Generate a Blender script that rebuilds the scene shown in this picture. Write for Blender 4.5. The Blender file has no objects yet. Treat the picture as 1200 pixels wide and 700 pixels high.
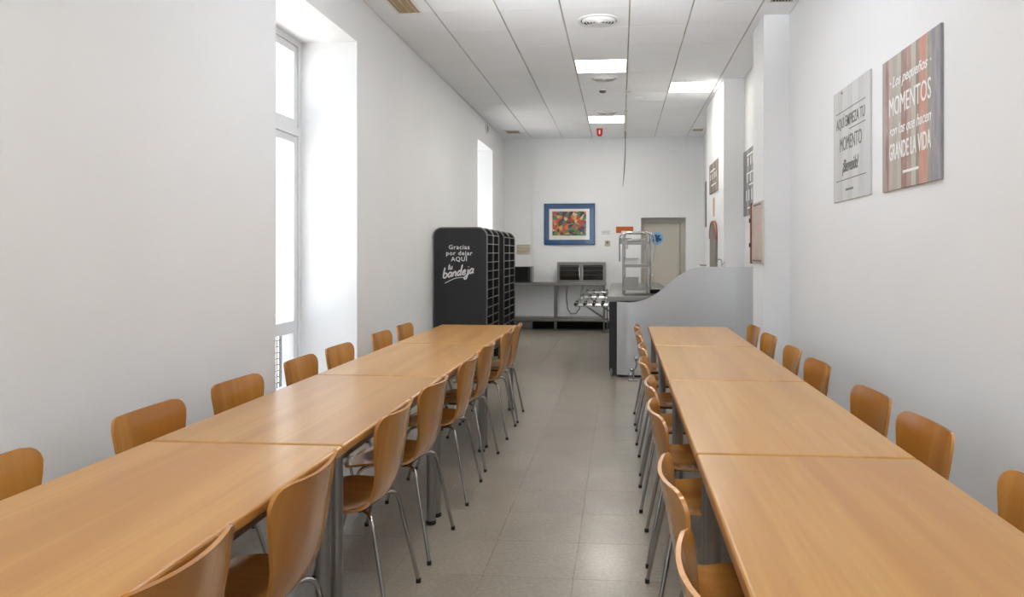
import bpy, bmesh, math, random
from mathutils import Vector, Matrix
random.seed(7)
C = bpy.context.scene.collection
PI = math.pi

# ---------------------------------------------------------------- camera, world, exposure
CAM_H = 1.42
cam = bpy.data.cameras.new('camera')
cam_o = bpy.data.objects.new('camera', cam); C.objects.link(cam_o)
cam_o.location = (0, 0, CAM_H)
cam_o.rotation_euler = (PI/2, 0, math.atan((727-653)/862))
cam.sensor_width = 36; cam.sensor_fit = 'HORIZONTAL'; cam.lens = 862/1200*36
cam.shift_x = -53/1200; cam.shift_y = -53/1200
cam.clip_start = .02
bpy.context.scene.camera = cam_o

w = bpy.data.worlds.new('overcast_sky'); bpy.context.scene.world = w; w.use_nodes = True
w.node_tree.nodes['Background'].inputs[0].default_value = (.86, .93, 1, 1)
w.node_tree.nodes['Background'].inputs[1].default_value = 1.3
PANEL_POWER = 13.0
PANEL_COLOR = (1, .95, .87, 1)
vs = bpy.context.scene.view_settings
vs.view_transform = 'Standard'; vs.look = 'None'; vs.gamma = 1; vs.use_curve_mapping = False
vs.exposure = 1.08
up = bpy.data.lights.new('added_ceiling_fill', 'AREA'); up.shape = 'RECTANGLE'; up.size = 1.8; up.size_y = .5; up.energy = 28; up.color = (.90, .95, 1); up.spread = 1.25
up_o = bpy.data.objects.new('added_ceiling_fill', up); C.objects.link(up_o)          # unseen area light added above the near tables to brighten the ceiling
up_o.location = (-.3, 3.4, 2.85); up_o.rotation_euler = Vector((0, .8, .55)).to_track_quat('-Z', 'Y').to_euler()
sun = bpy.data.lights.new('sun', 'SUN'); sun.energy = 12; sun.angle = .009; sun.color = (1, .97, .92)
sun_o = bpy.data.objects.new('sun', sun); C.objects.link(sun_o)
sun_o.rotation_euler = Vector((-.22, -.5, -.84)).to_track_quat('-Z', 'Y').to_euler()

WIN_Y = ((-2.05, -.60), (4.555, 6.015), (11.25, 12.60))
WIN_Z = (.22, 3.2)
for i, (a, b) in enumerate(WIN_Y):          # daylight portals in the window openings
    L = bpy.data.lights.new('window_portal', 'AREA'); L.shape = 'RECTANGLE'
    L.size = WIN_Z[1]-WIN_Z[0]; L.size_y = b-a; L.cycles.is_portal = True
    o = bpy.data.objects.new('window_portal', L); C.objects.link(o)
    o.location = (-2.80, (a+b)/2, (WIN_Z[0]+WIN_Z[1])/2); o.rotation_euler = (0, -PI/2, 0)
FRONT = (-1.55, .95, 1.2, 3.35)            # glazed opening added behind the camera to light the near end: x0, x1, z0, z1
L = bpy.data.lights.new('window_portal', 'AREA'); L.shape = 'RECTANGLE'; L.size = FRONT[1]-FRONT[0]; L.size_y = FRONT[3]-FRONT[2]; L.cycles.is_portal = True
o = bpy.data.objects.new('window_portal', L); C.objects.link(o)
o.location = ((FRONT[0]+FRONT[1])/2, -3.42, (FRONT[2]+FRONT[3])/2); o.rotation_euler = (PI/2, 0, 0)

# ---------------------------------------------------------------- materials
def lin(c):
    return tuple((v/255/12.92 if v/255 <= .04045 else ((v/255+.055)/1.055)**2.4) for v in c)+(1,)
def pm(name, col, rough=.5, metal=0, coat=0, spec=.5, noise=None, bump=None, aniso=0):
    m = bpy.data.materials.new(name); m.use_nodes = True
    nt = m.node_tree; b = nt.nodes['Principled BSDF']
    b.inputs['Base Color'].default_value = lin(col); b.inputs['Roughness'].default_value = rough
    b.inputs['Metallic'].default_value = metal; b.inputs['Coat Weight'].default_value = coat
    b.inputs['Coat Roughness'].default_value = .12
    b.inputs['Specular IOR Level'].default_value = spec
    tc = nt.nodes.new('ShaderNodeTexCoord')
    if noise:                                # (scale, colour2, detail, xyz scale)
        sc, c2, det, xyz = noise
        mp = nt.nodes.new('ShaderNodeMapping'); mp.inputs['Scale'].default_value = xyz
        n = nt.nodes.new('ShaderNodeTexNoise'); n.inputs['Scale'].default_value = sc; n.inputs['Detail'].default_value = det
        r = nt.nodes.new('ShaderNodeValToRGB'); r.color_ramp.elements[0].position = .3; r.color_ramp.elements[1].position = .7
        r.color_ramp.elements[0].color = lin(col); r.color_ramp.elements[1].color = lin(c2)
        nt.links.new(tc.outputs['Object'], mp.inputs[0]); nt.links.new(mp.outputs[0], n.inputs['Vector'])
        nt.links.new(n.outputs['Fac'], r.inputs[0]); nt.links.new(r.outputs[0], b.inputs['Base Color'])
    if bump:
        n2 = nt.nodes.new('ShaderNodeTexNoise'); n2.inputs['Scale'].default_value = bump[0]
        bp = nt.nodes.new('ShaderNodeBump'); bp.inputs['Strength'].default_value = bump[1]; bp.inputs['Distance'].default_value = .01
        nt.links.new(tc.outputs['Object'], n2.inputs['Vector']); nt.links.new(n2.outputs['Fac'], bp.inputs['Height'])
        nt.links.new(bp.outputs[0], b.inputs['Normal'])
    return m
def wood(name, a, b_, c_, rough, scale, coat, axis='Y', var=True):
    """a stretched-grain beech veneer"""
    m = pm(name, a, rough, coat=coat); nt = m.node_tree; b = nt.nodes['Principled BSDF']
    tc = nt.nodes.new('ShaderNodeTexCoord'); mp = nt.nodes.new('ShaderNodeMapping')
    s = {'Y': (1, .045, 1), 'Z': (.12, 1, .05)}[axis]
    mp.inputs['Scale'].default_value = s
    inf = nt.nodes.new('ShaderNodeObjectInfo'); add = nt.nodes.new('ShaderNodeVectorMath'); add.operation = 'ADD'
    mul = nt.nodes.new('ShaderNodeMath'); mul.operation = 'MULTIPLY'; mul.inputs[1].default_value = 37
    nt.links.new(inf.outputs['Random'], mul.inputs[0])
    nt.links.new(tc.outputs['Object'], mp.inputs[0]); nt.links.new(mp.outputs[0], add.inputs[0]); nt.links.new(mul.outputs[0], add.inputs[1])
    n = nt.nodes.new('ShaderNodeTexNoise'); n.inputs['Scale'].default_value = scale; n.inputs['Detail'].default_value = 6; n.inputs['Distortion'].default_value = .25
    n2 = nt.nodes.new('ShaderNodeTexNoise'); n2.inputs['Scale'].default_value = scale*.16; n2.inputs['Detail'].default_value = 2
    nt.links.new(add.outputs[0], n.inputs['Vector']); nt.links.new(add.outputs[0], n2.inputs['Vector'])
    r = nt.nodes.new('ShaderNodeValToRGB'); r.color_ramp.elements[0].position = .3; r.color_ramp.elements[1].position = .75
    r.color_ramp.elements[0].color = lin(a); r.color_ramp.elements[1].color = lin(b_)
    mx = nt.nodes.new('ShaderNodeMix'); mx.data_type = 'RGBA'
    r2 = nt.nodes.new('ShaderNodeValToRGB'); r2.color_ramp.elements[0].position = .42; r2.color_ramp.elements[1].position = .62
    r2.color_ramp.elements[1].color = (.75, .75, .75, 1)
    nt.links.new(n.outputs['Fac'], r.inputs[0]); nt.links.new(n2.outputs['Fac'], r2.inputs[0])
    nt.links.new(r2.outputs[0], mx.inputs['Factor']); nt.links.new(r.outputs[0], mx.inputs['A']); mx.inputs['B'].default_value = lin(c_)
    hv = nt.nodes.new('ShaderNodeHueSaturation')
    mr = nt.nodes.new('ShaderNodeMapRange'); mr.inputs['To Min'].default_value = .93 if var else 1; mr.inputs['To Max'].default_value = 1.05 if var else 1
    nt.links.new(inf.outputs['Random'], mr.inputs[0]); nt.links.new(mr.outputs[0], hv.inputs['Value'])
    nt.links.new(mx.outputs['Result'], hv.inputs['Color']); nt.links.new(hv.outputs[0], b.inputs['Base Color'])
    return m
def emis(name, col, s):
    m = bpy.data.materials.new(name); m.use_nodes = True; nt = m.node_tree; nt.nodes.clear()
    e = nt.nodes.new('ShaderNodeEmission'); e.inputs[0].default_value = col; e.inputs[1].default_value = s
    o = nt.nodes.new('ShaderNodeOutputMaterial'); nt.links.new(e.outputs[0], o.inputs[0]); return m
def glass_mat(name, tint=(1, 1, 1, 1)):
    m = bpy.data.materials.new(name); m.use_nodes = True; nt = m.node_tree; nt.nodes.clear()
    t = nt.nodes.new('ShaderNodeBsdfTransparent'); t.inputs[0].default_value = tint
    g = nt.nodes.new('ShaderNodeBsdfGlossy'); g.inputs['Roughness'].default_value = .03
    lw = nt.nodes.new('ShaderNodeLayerWeight'); pw = nt.nodes.new('ShaderNodeMath'); pw.operation = 'POWER'; pw.inputs[1].default_value = 5
    f = nt.nodes.new('ShaderNodeMath'); f.operation = 'MULTIPLY_ADD'; f.inputs[1].default_value = .5; f.inputs[2].default_value = .03
    nt.links.new(lw.outputs['Facing'], pw.inputs[0]); nt.links.new(pw.outputs[0], f.inputs[0])
    x = nt.nodes.new('ShaderNodeMixShader'); o = nt.nodes.new('ShaderNodeOutputMaterial')
    nt.links.new(f.outputs[0], x.inputs[0]); nt.links.new(t.outputs[0], x.inputs[1]); nt.links.new(g.outputs[0], x.inputs[2]); nt.links.new(x.outputs[0], o.inputs[0])
    return m
def stripes(name, cols, horiz='X', span=1.0, wear=(235, 232, 226), amt=.45):
    """painted plank print: constant colour bands plus worn noise"""
    m = pm(name, (255, 255, 255), .65, spec=.3); nt = m.node_tree; b = nt.nodes['Principled BSDF']
    tc = nt.nodes.new('ShaderNodeTexCoord'); sp = nt.nodes.new('ShaderNodeSeparateXYZ'); mr = nt.nodes.new('ShaderNodeMapRange')
    mr.inputs['From Min'].default_value = -span/2; mr.inputs['From Max'].default_value = span/2
    nt.links.new(tc.outputs['Object'], sp.inputs[0]); nt.links.new(sp.outputs[horiz], mr.inputs[0])
    r = nt.nodes.new('ShaderNodeValToRGB'); r.color_ramp.interpolation = 'CONSTANT'
    el = r.color_ramp.elements; el[0].position = 0; el[0].color = lin(cols[0][1]); el[1].position = cols[1][0]; el[1].color = lin(cols[1][1])
    for p, c in cols[2:]:
        e = el.new(p); e.color = lin(c)
    nt.links.new(mr.outputs[0], r.inputs[0])
    mp = nt.nodes.new('ShaderNodeMapping'); mp.inputs['Scale'].default_value = (9, 9, 1.6)
    n = nt.nodes.new('ShaderNodeTexNoise'); n.inputs['Scale'].default_value = 4; n.inputs['Detail'].default_value = 6
    nt.links.new(tc.outputs['Object'], mp.inputs[0]); nt.links.new(mp.outputs[0], n.inputs['Vector'])
    r2 = nt.nodes.new('ShaderNodeValToRGB'); r2.color_ramp.elements[0].position = .45; r2.color_ramp.elements[1].position = .75
    r2.color_ramp.elements[1].color = (amt, amt, amt, 1)
    nt.links.new(n.outputs['Fac'], r2.inputs[0])
    mx = nt.nodes.new('ShaderNodeMix'); mx.data_type = 'RGBA'; mx.inputs['B'].default_value = lin(wear)
    nt.links.new(r2.outputs[0], mx.inputs['Factor']); nt.links.new(r.outputs[0], mx.inputs['A']); nt.links.new(mx.outputs['Result'], b.inputs['Base Color'])
    return m

M = {}
M['wall'] = pm('white_painted_plaster', (238, 239, 240), .6, spec=.3, noise=(.9, (234, 235, 236), 2, (1, 1, 1)), bump=(60, .06))
M['reveal'] = pm('white_reveal_paint', (240, 240, 240), .5)
M['wframe'] = pm('white_window_paint', (232, 234, 236), .4)
M['ceil_tile'] = pm('ceiling_tile_white', (243, 244, 246), .85, spec=.2, noise=(1.2, (239, 239, 240), 3, (1, 1, 1)), bump=(220, .05))
M['ceil_bar'] = pm('stained_ceiling_grid', (158, 148, 132), .6, noise=(2, (214, 208, 198), 3, (1, 1, 1)))
M['floor'] = pm('grey_terrazzo', (138, 130, 117), .28, coat=.1, noise=(60, (157, 149, 135), 8, (1, 1, 1)), bump=(90, .02))
def floor_variation(m):
    nt = m.node_tree; b = nt.nodes['Principled BSDF']; src = b.inputs['Base Color'].links[0].from_socket
    tc = nt.nodes.new('ShaderNodeTexCoord'); mp = nt.nodes.new('ShaderNodeMapping'); mp.inputs['Scale'].default_value = (1, .75, 1)
    n = nt.nodes.new('ShaderNodeTexNoise'); n.inputs['Scale'].default_value = 2.6; n.inputs['Detail'].default_value = 7; n.inputs['Roughness'].default_value = .62
    r = nt.nodes.new('ShaderNodeMapRange'); r.inputs['From Min'].default_value = .3; r.inputs['From Max'].default_value = .7; r.inputs['To Min'].default_value = .84; r.inputs['To Max'].default_value = 1.1
    oi = nt.nodes.new('ShaderNodeObjectInfo'); r2 = nt.nodes.new('ShaderNodeMapRange'); r2.inputs['To Min'].default_value = .95; r2.inputs['To Max'].default_value = 1.04
    mu = nt.nodes.new('ShaderNodeMath'); mu.operation = 'MULTIPLY'; hv = nt.nodes.new('ShaderNodeHueSaturation')
    L = nt.links.new
    L(tc.outputs['Object'], mp.inputs[0]); L(mp.outputs[0], n.inputs['Vector']); L(n.outputs['Fac'], r.inputs[0]); L(oi.outputs['Random'], r2.inputs[0])
    L(r.outputs[0], mu.inputs[0]); L(r2.outputs[0], mu.inputs[1]); L(mu.outputs[0], hv.inputs['Value']); L(src, hv.inputs['Color']); L(hv.outputs[0], b.inputs['Base Color'])
floor_variation(M['floor'])
M['grout'] = pm('tile_joint_grey', (124, 117, 106), .6)
M['table'] = wood('beech_laminate', (190, 139, 70), (201, 153, 84), (179, 125, 57), .31, 55, .12)
M['table_edge'] = wood('beech_edge_band', (176, 120, 54), (188, 132, 64), (164, 106, 44), .3, 40, .2)
M['chair'] = wood('bent_beech_ply', (186, 125, 54), (199, 142, 70), (164, 101, 36), .24, 34, .35, 'Z')
M['chrome'] = pm('chrome', (178, 177, 176), .14, 1)
M['steel'] = pm('satin_steel', (140, 138, 134), .3, 1)
M['leg_steel'] = pm('grey_tube_steel', (150, 148, 146), .32, .9)
M['rubber'] = pm('black_rubber', (28, 28, 28), .6)
M['black'] = pm('black_laminate', (34, 34, 38), .42)
M['dark'] = pm('dark_void', (18, 17, 16), .6, spec=.2)
M['white_ink'] = pm('white_lettering', (238, 238, 238), .5)
M['dark_ink'] = pm('dark_lettering', (116, 114, 112), .6)
M['glass'] = glass_mat('clear_glass')
M['smoke_glass'] = glass_mat('smoked_glass', (.8, .78, .76, 1))
M['panel_light'] = emis('light_diffuser', PANEL_COLOR, PANEL_POWER)
M['white_metal'] = pm('white_enamel', (228, 227, 224), .4)
M['ochre'] = pm('dusty_filter', (178, 152, 112), .8, noise=(60, (160, 134, 96), 4, (1, 1, 1)))
M['door'] = pm('grey_beige_door_paint', (196, 190, 178), .5)
M['door_trim'] = pm('grey_door_frame', (182, 177, 167), .5)
M['brushed'] = pm('brushed_steel_sheet', (212, 214, 217), .36, .75, noise=(30, (204, 206, 209), 6, (.3, 1, 9)))
M['plastic_white'] = pm('off_white_plastic', (216, 212, 200), .45)
M['red'] = pm('red_plastic', (196, 34, 26), .35)
M['orange'] = pm('orange_print', (190, 96, 28), .5)
M['blue'] = pm('blue_mount_board', (28, 74, 124), .5, noise=(2, (36, 86, 138), 2, (1, 1, 1)))
M['paper'] = pm('white_paper', (232, 230, 224), .6)
M['pale_note'] = pm('yellowed_notice', (202, 196, 172), .6, noise=(7, (170, 162, 138), 3, (.3, 1, 3)))
M['pink'] = pm('pink_display_front', (196, 164, 150), .4, coat=.3, noise=(4, (208, 186, 176), 3, (1, 1, 1)))
M['brown'] = pm('dark_red_frame', (138, 82, 68), .5)
M['cable_grey'] = pm('grey_cable', (92, 90, 88), .5)

# ---------------------------------------------------------------- mesh helpers
def box(bm, x0, x1, y0, y1, z0, z1, bev=0, seg=2):
    r = bmesh.ops.create_cube(bm, size=1, matrix=Matrix.LocRotScale(((x0+x1)/2, (y0+y1)/2, (z0+z1)/2), None, (x1-x0, y1-y0, z1-z0)))
    if bev:
        es = list({e for v in r['verts'] for e in v.link_edges})
        bmesh.ops.bevel(bm, geom=es, offset=bev, segments=seg, profile=.5, affect='EDGES')
    return bm
def tube(bm, pts, r, seg=10, caps=True, closed=False):
    pts = [Vector(p) for p in pts]; n = len(pts); rings = []
    rr = r if isinstance(r, (list, tuple)) else [r]*n
    up = None
    for i, p in enumerate(pts):
        if closed: d = (pts[(i+1) % n]-pts[i-1]).normalized()
        else: d = (pts[min(i+1, n-1)]-pts[max(i-1, 0)]).normalized()
        if up is None: up = d.orthogonal().normalized()
        up = (up-d*up.dot(d))
        if up.length < 1e-5: up = d.orthogonal()
        up.normalize(); s = d.cross(up)
        rings.append([bm.verts.new(p+rr[i]*(math.cos(2*PI*k/seg)*up+math.sin(2*PI*k/seg)*s)) for k in range(seg)])
    m = n if closed else n-1
    for i in range(m):
        a, b = rings[i], rings[(i+1) % n]
        for k in range(seg): bm.faces.new((a[k], a[(k+1) % seg], b[(k+1) % seg], b[k]))
    if caps and not closed:
        bm.faces.new(rings[0][::-1]); bm.faces.new(rings[-1])
    return bm
def lathe(bm, prof, seg=28, c=(0, 0, 0), close=True):
    rings = []
    for r, z in prof:
        rings.append([bm.verts.new((c[0]+r*math.cos(2*PI*k/seg), c[1]+r*math.sin(2*PI*k/seg), c[2]+z)) for k in range(seg)])
    for a, b in zip(rings, rings[1:]):
        for k in range(seg): bm.faces.new((a[k], a[(k+1) % seg], b[(k+1) % seg], b[k]))
    if close:
        if prof[0][0] > 1e-6: bm.faces.new(rings[0][::-1])
        if prof[-1][0] > 1e-6: bm.faces.new(rings[-1])
    return bm
def rounded(pts, r, n=5):
    """round the inner corners of a polyline"""
    pts = [Vector(p) for p in pts]; out = [pts[0]]
    for a, b, c in zip(pts, pts[1:], pts[2:]):
        u = (a-b).normalized(); v = (c-b).normalized(); p = b+u*r; q = b+v*r
        for k in range(n+1):
            t = k/n; out.append(p*(1-t)**2+b*2*t*(1-t)+q*t*t)
    out.append(pts[-1]); return out
def prism(bm, poly, y0, y1):
    """outline in x,z extruded along y"""
    a = [bm.verts.new((x, y0, z)) for x, z in poly]; b = [bm.verts.new((x, y1, z)) for x, z in poly]
    n = len(poly); bm.faces.new(a); bm.faces.new(b[::-1])
    for k in range(n): bm.faces.new((a[k], b[k], b[(k+1) % n], a[(k+1) % n]))
    return bm
def obj(name, bm, mat, parent=None, smooth=False, loc=None):
    bmesh.ops.recalc_face_normals(bm, faces=bm.faces)
    me = bpy.data.meshes.new(name); bm.to_mesh(me); bm.free()
    for m_ in (mat if isinstance(mat, (list, tuple)) else [mat]): me.materials.append(m_)
    if smooth:
        me.shade_smooth()
        try: me.set_sharp_from_angle(angle=math.radians(40))
        except Exception: pass
    o = bpy.data.objects.new(name, me); C.objects.link(o); o.parent = parent
    if loc: o.location = loc
    return o
def nb(): return bmesh.new()
def bx(*a, **k): return box(nb(), *a, **k)
def tag(o, label=None, cat=None, group=None, kind=None):
    if label: o['label'] = label
    if cat: o['category'] = cat
    if group: o['group'] = group
    if kind: o['kind'] = kind
    return o
def thing(name, label, cat, loc=(0, 0, 0), rz=0, group=None):
    o = bpy.data.objects.new(name, None); C.objects.link(o); o.empty_display_size = .1
    o.location = loc; o.rotation_euler = (0, 0, rz); return tag(o, label, cat, group)
def struct(name, bm, mat, parent=None, label=None, smooth=False):
    o = obj(name, bm, mat, parent, smooth)
    if parent is None: o['kind'] = 'structure'
    if label: o['label'] = label
    return o
def copy_thing(root, loc, rz, label):
    r = root.copy(); C.objects.link(r); r.location = loc; r.rotation_euler = (0, 0, rz); r['label'] = label
    for ch in list(root.children):
        c = ch.copy(); C.objects.link(c); c.parent = r
        for g in list(ch.children):
            d = g.copy(); C.objects.link(d); d.parent = c
    return r
def text_bm(s, size, bold=0, shear=0, spacing=1, depth=.0008, width=None):
    cu = bpy.data.curves.new('lettering', 'FONT'); cu.body = s; cu.size = size; cu.align_x = 'CENTER'; cu.align_y = 'CENTER'
    cu.offset = bold; cu.shear = shear; cu.space_character = spacing; cu.extrude = depth; cu.resolution_u = 3
    to = bpy.data.objects.new('lettering', cu); C.objects.link(to)
    bpy.context.view_layer.update()
    me = bpy.data.meshes.new_from_object(to); bpy.data.objects.remove(to)
    bm = nb(); bm.from_mesh(me); bpy.data.meshes.remove(me)
    if width and bm.verts:
        wd = max(v.co.x for v in bm.verts)-min(v.co.x for v in bm.verts); f = width/wd
        for v in bm.verts: v.co.x *= f
    return bm
def lettering(s, size, x, z, y, mat, parent, **k):
    """text standing in the local xz plane, facing -y"""
    bm = text_bm(s, size, **k)
    for v in bm.verts: v.co = Vector((v.co.x+x, y-v.co.z, v.co.y+z))
    return obj('lettering', bm, mat, parent)

# ---------------------------------------------------------------- setting
XL, XR, YN, YB, ZC = -2.205, 1.53, -3.2, 13.83, 3.59
# floor: slab, single tiles where they can be told apart, one joined mesh beyond
floor = struct('floor', bx(XL-.6, XR+.3, YN-.2, YB+.35, -.1, -.006), M['grout'])
TS = .40; jx = .0014
tile_me = None; far_bm = nb()
xs = [XL+.0+TS*i for i in range(10)]
ny = int((YB+.1-YN)/TS)+1
for j in range(ny):
    y0 = YN+TS*j; y1 = min(y0+TS, YB+.12)
    for x0 in xs:
        x1 = min(x0+TS, XR)
        if x1-x0 < .05: continue
        if 2.2 < y0 < 7.4:
            o = obj('floor_tile', bx(x0+jx/2, x1-jx/2, y0+jx/2, y1-jx/2, -.012, 0), M['floor'], floor)
        else: box(far_bm, x0+jx/2, x1-jx/2, y0+jx/2, y1-jx/2, -.012, 0)
o = obj('floor_tile_field', far_bm, M['floor'], floor); o['kind'] = 'stuff'
# ceiling
ceil = struct('ceiling', bx(XL-.1, XR+.1, YN-.1, YB+.35, ZC+.012, ZC+.12), M['ceil_bar'])
colx = [XL, -1.67, -1.085, -.525, .082, .632, 1.225, XR]
rowy = [8.25, 8.84, 9.42, 10.01, 10.56, 11.11, 11.65, 12.25, 12.80, 13.33, YB]
y = 8.25
while y > YN:
    y = max(y-.59, YN); rowy.insert(0, y)
LIGHTS = {(3, 8.25), (5, 9.42), (3, 11.65)}          # panels in view
near_rows = [r for r in rowy if r < 2.4]
for k in (3, 8): LIGHTS.add((3, near_rows[-k]))
far_bm = nb(); lights = []
for i in range(7):
    for r0, r1 in zip(rowy, rowy[1:]):
        if (i, r0) in LIGHTS: lights.append((i, r0, r1)); continue
        a = (colx[i]+.007, colx[i+1]-.007, r0+.0025, r1-.0025)
        if r1 > 5.9: obj('ceiling_tile', bx(*a, ZC, ZC+.014), M['ceil_tile'], ceil)
        else: box(far_bm, *a, ZC, ZC+.014)
o = obj('ceiling_tile_field', far_bm, M['ceil_tile'], ceil); o['kind'] = 'stuff'
LL = {(3, 8.25): 'nearer centre ceiling light panel in front of the round vent', (5, 9.42): 'right-hand ceiling light panel beside the white pillar',
      (3, 11.65): 'farthest ceiling light panel, next to the red alarm beacon'}
for i, r0, r1 in lights:
    inview = (i, r0) in LL
    cx, cy = (colx[i]+colx[i+1])/2, (r0+r1)/2; hx, hy = (colx[i+1]-colx[i])/2-.01, (r1-r0)/2-.004
    t = thing('ceiling_light', LL.get((i, r0), 'square ceiling light panel '+('over the nearest tables, out of view above the camera' if cy > 0 else 'behind the camera near the added front window')), 'ceiling light', (cx, cy, ZC), 0,
              'square ceiling light panels' if inview else 'ceiling light panels out of view')
    bm = nb()
    for s in (-1, 1):
        box(bm, s*hx-.008 if s > 0 else -hx, hx if s > 0 else -hx+.008, -hy, hy, -.003, .014)
        box(bm, -hx+.008, hx-.008, s*hy-.008 if s > 0 else -hy, hy if s > 0 else -hy+.008, -.003, .014)
    obj('frame', bm, M['white_metal'], t)
    obj('diffuser', bx(-hx+.008, hx-.008, -hy+.008, hy-.008, 0, .008), M['panel_light'], t)

# left wall with three deep window openings
XO = -2.86
def wall_left():
    bm = nb(); ys = [YN-.15]+[v for p in WIN_Y for v in p]+[YB+.2]
    for k in range(0, len(ys), 2): box(bm, XO, XL, ys[k], ys[k+1], 0, ZC+.05)
    for a, b in WIN_Y:
        box(bm, XO, XL, a, b, WIN_Z[1], ZC+.05); box(bm, XO, XL, a, b, 0, WIN_Z[0])
    bmesh.ops.remove_doubles(bm, verts=bm.verts, dist=1e-4)
    return bm
struct('wall_left', wall_left(), M['wall'])
for n, (a, b) in enumerate(WIN_Y):
    t = thing('window_%d' % (n+1), None, None, (-2.72, (a+b)/2, 0)); t['kind'] = 'structure'
    h = (b-a)/2; z0, z1 = WIN_Z
    bm = nb()
    box(bm, -.05, .03, -h, -h+.05, z0, z1); box(bm, -.05, .03, h-.05, h, z0, z1)
    box(bm, -.05, .03, -h+.05, h-.05, z1-.05, z1); box(bm, -.05, .03, -h+.05, h-.05, z0, z0+.05)
    box(bm, -.05, .035, -h+.05, h-.05, 2.40, 2.47)
    obj('window_frame', bm, M['wframe'], t)
    for s in (-1, 1):
        for q0, q1 in ((2.47, z1-.05), (z0+.05, 2.40)):
            ya, yb = (-h+.052, -.004) if s < 0 else (.004, h-.052)
            sm = nb(); e = .06
            box(sm, -.035, .02, ya, ya+e, q0+.003, q1-.003, .006, 1); box(sm, -.035, .02, yb-e, yb, q0+.003, q1-.003, .006, 1)
            box(sm, -.035, .02, ya+e, yb-e, q1-e-.003, q1-.003); box(sm, -.035, .02, ya+e, yb-e, q0+.003, q0+e+.003)
            if q0 < 1: box(sm, -.035, .02, ya+e, yb-e, .76, .86)
            sash = obj('sash', sm, M['wframe'], t)
            obj('pane', bx(-.010, -.006, ya+e, yb-e, q0+e, q1-e), M['glass'], sash)
    obj('window_sill', bx(.031, .515, -h, h, z0, z0+.002), M['reveal'], t)
# lattice guard outside the middle window
g = thing('lattice_grille', 'dark square lattice grille low outside the tall left window', 'grille', (-2.95, 5.50, 0))
bm = nb(); box(bm, -.012, .012, -.70, -.67, 0, .80); box(bm, -.012, .012, .67, .70, 0, .80); box(bm, -.012, .012, -.67, .67, .77, .80); box(bm, -.012, .012, -.67, .67, .17, .2)
obj('frame', bm, M['cable_grey'], g)
bm = nb()
for k in range(1, 24): box(bm, -.004, .004, -.67+k*.0558-.006, -.67+k*.0558+.006, .2, .77)
for k in range(1, 11): box(bm, .004, .010, -.67, .67, .2+k*.052-.006, .2+k*.052+.006)
o = obj('lattice', bm, M['cable_grey'], g); o['kind'] = 'stuff'
struct('trim_1', box(bx(XO-6, XO, YN-9, YB+3, -.1, -.02), XO, XR+5, YN-9, YN-.2, -.1, -.02), pm('pale_paving', (222, 221, 218), .8), label='pavement outside the windows')

# right wall with its pillars
def wall_right():
    bm = nb()
    box(bm, XR, XR+.2, YN-.15, YB+.2, 0, ZC+.05)
    return bm
struct('wall_right', wall_right(), M['wall'])
struct('trim_2', bx(1.30, XR, 6.83, 7.37, 0, ZC+.03), M['wall'], label='near square white pillar on the right wall')
struct('trim_3', bx(1.28, XR, 9.29, 11.09, 0, ZC+.03), M['wall'], label='far wide white pillar on the right wall')
# back wall with a door recess
def wall_back():
    bm = nb()
    box(bm, -1.655, .385, YB, YB+.4, 0, ZC+.05)
    box(bm, XL-.05, -1.655, YB+.03, YB+.4, 0, ZC+.05)
    box(bm, .385, 1.215, YB, YB+.4, 2.088, ZC+.05)
    box(bm, 1.215, XR+.05, YB, YB+.4, 0, ZC+.05)
    return bm
struct('wall_back', wall_back(), M['wall'])
bm = nb(); fx0, fx1, fz0, fz1 = FRONT
box(bm, XL-.05, fx0, YN-.2, YN, 0, ZC+.05); box(bm, fx1, XR+.05, YN-.2, YN, 0, ZC+.05); box(bm, fx0, fx1, YN-.2, YN, 0, fz0); box(bm, fx0, fx1, YN-.2, YN, fz1, ZC+.05)
struct('wall_front', bm, M['wall'])
t = thing('window_4', None, None, ((fx0+fx1)/2, YN-.15, 0)); t['kind'] = 'structure'; hw = (fx1-fx0)/2  # unseen front window, added for more light from behind the camera
bm = nb(); box(bm, -hw, hw, -.03, .03, fz0, fz0+.06); box(bm, -hw, hw, -.03, .03, fz1-.06, fz1)
for k in range(4): c = -hw+.03+(2*hw-.06)*k/3; box(bm, c-.03, c+.03, -.03, .03, fz0+.06, fz1-.06)
obj('window_frame', bm, M['wframe'], t); obj('pane', bx(-hw+.03, hw-.03, -.003, .003, fz0+.03, fz1-.03), M['glass'], t)
struct('baseboard_back', bx(-1.655, .385, YB-.014, YB, 0, .13), M['dark'])
dr = thing('door_1', None, None, (.80, YB+.16, 0)); dr['kind'] = 'structure'
bm = nb(); box(bm, -.415, -.355, 0, .12, 0, 2.088); box(bm, .325, .415, 0, .12, 0, 2.088); box(bm, -.355, .325, 0, .12, 2.0, 2.088)
obj('door_frame', bm, M['door_trim'], dr)
obj('door_leaf', bx(-.352, .318, .03, .07, .005, 1.996, .002, 1), M['door'], dr)
bm = nb()
for z in (.3, 1.1, 1.8): tube(bm, [(.327, .018, z-.05), (.327, .018, z+.05)], .008, 8)
obj('hinge', bm, M['leg_steel'], dr)
bm = tube(nb(), rounded([(-.30, .03, 1.0), (-.30, -.02, 1.0), (-.18, -.02, 1.0)], .015), .008, 8); obj('door_handle', bm, M['chrome'], dr)
# hidden joint of the recess
struct('trim_4', bx(.385, 1.215, YB+.30, YB+.4, 0, 2.088), M['door_trim'], label='back of the door recess')

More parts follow.
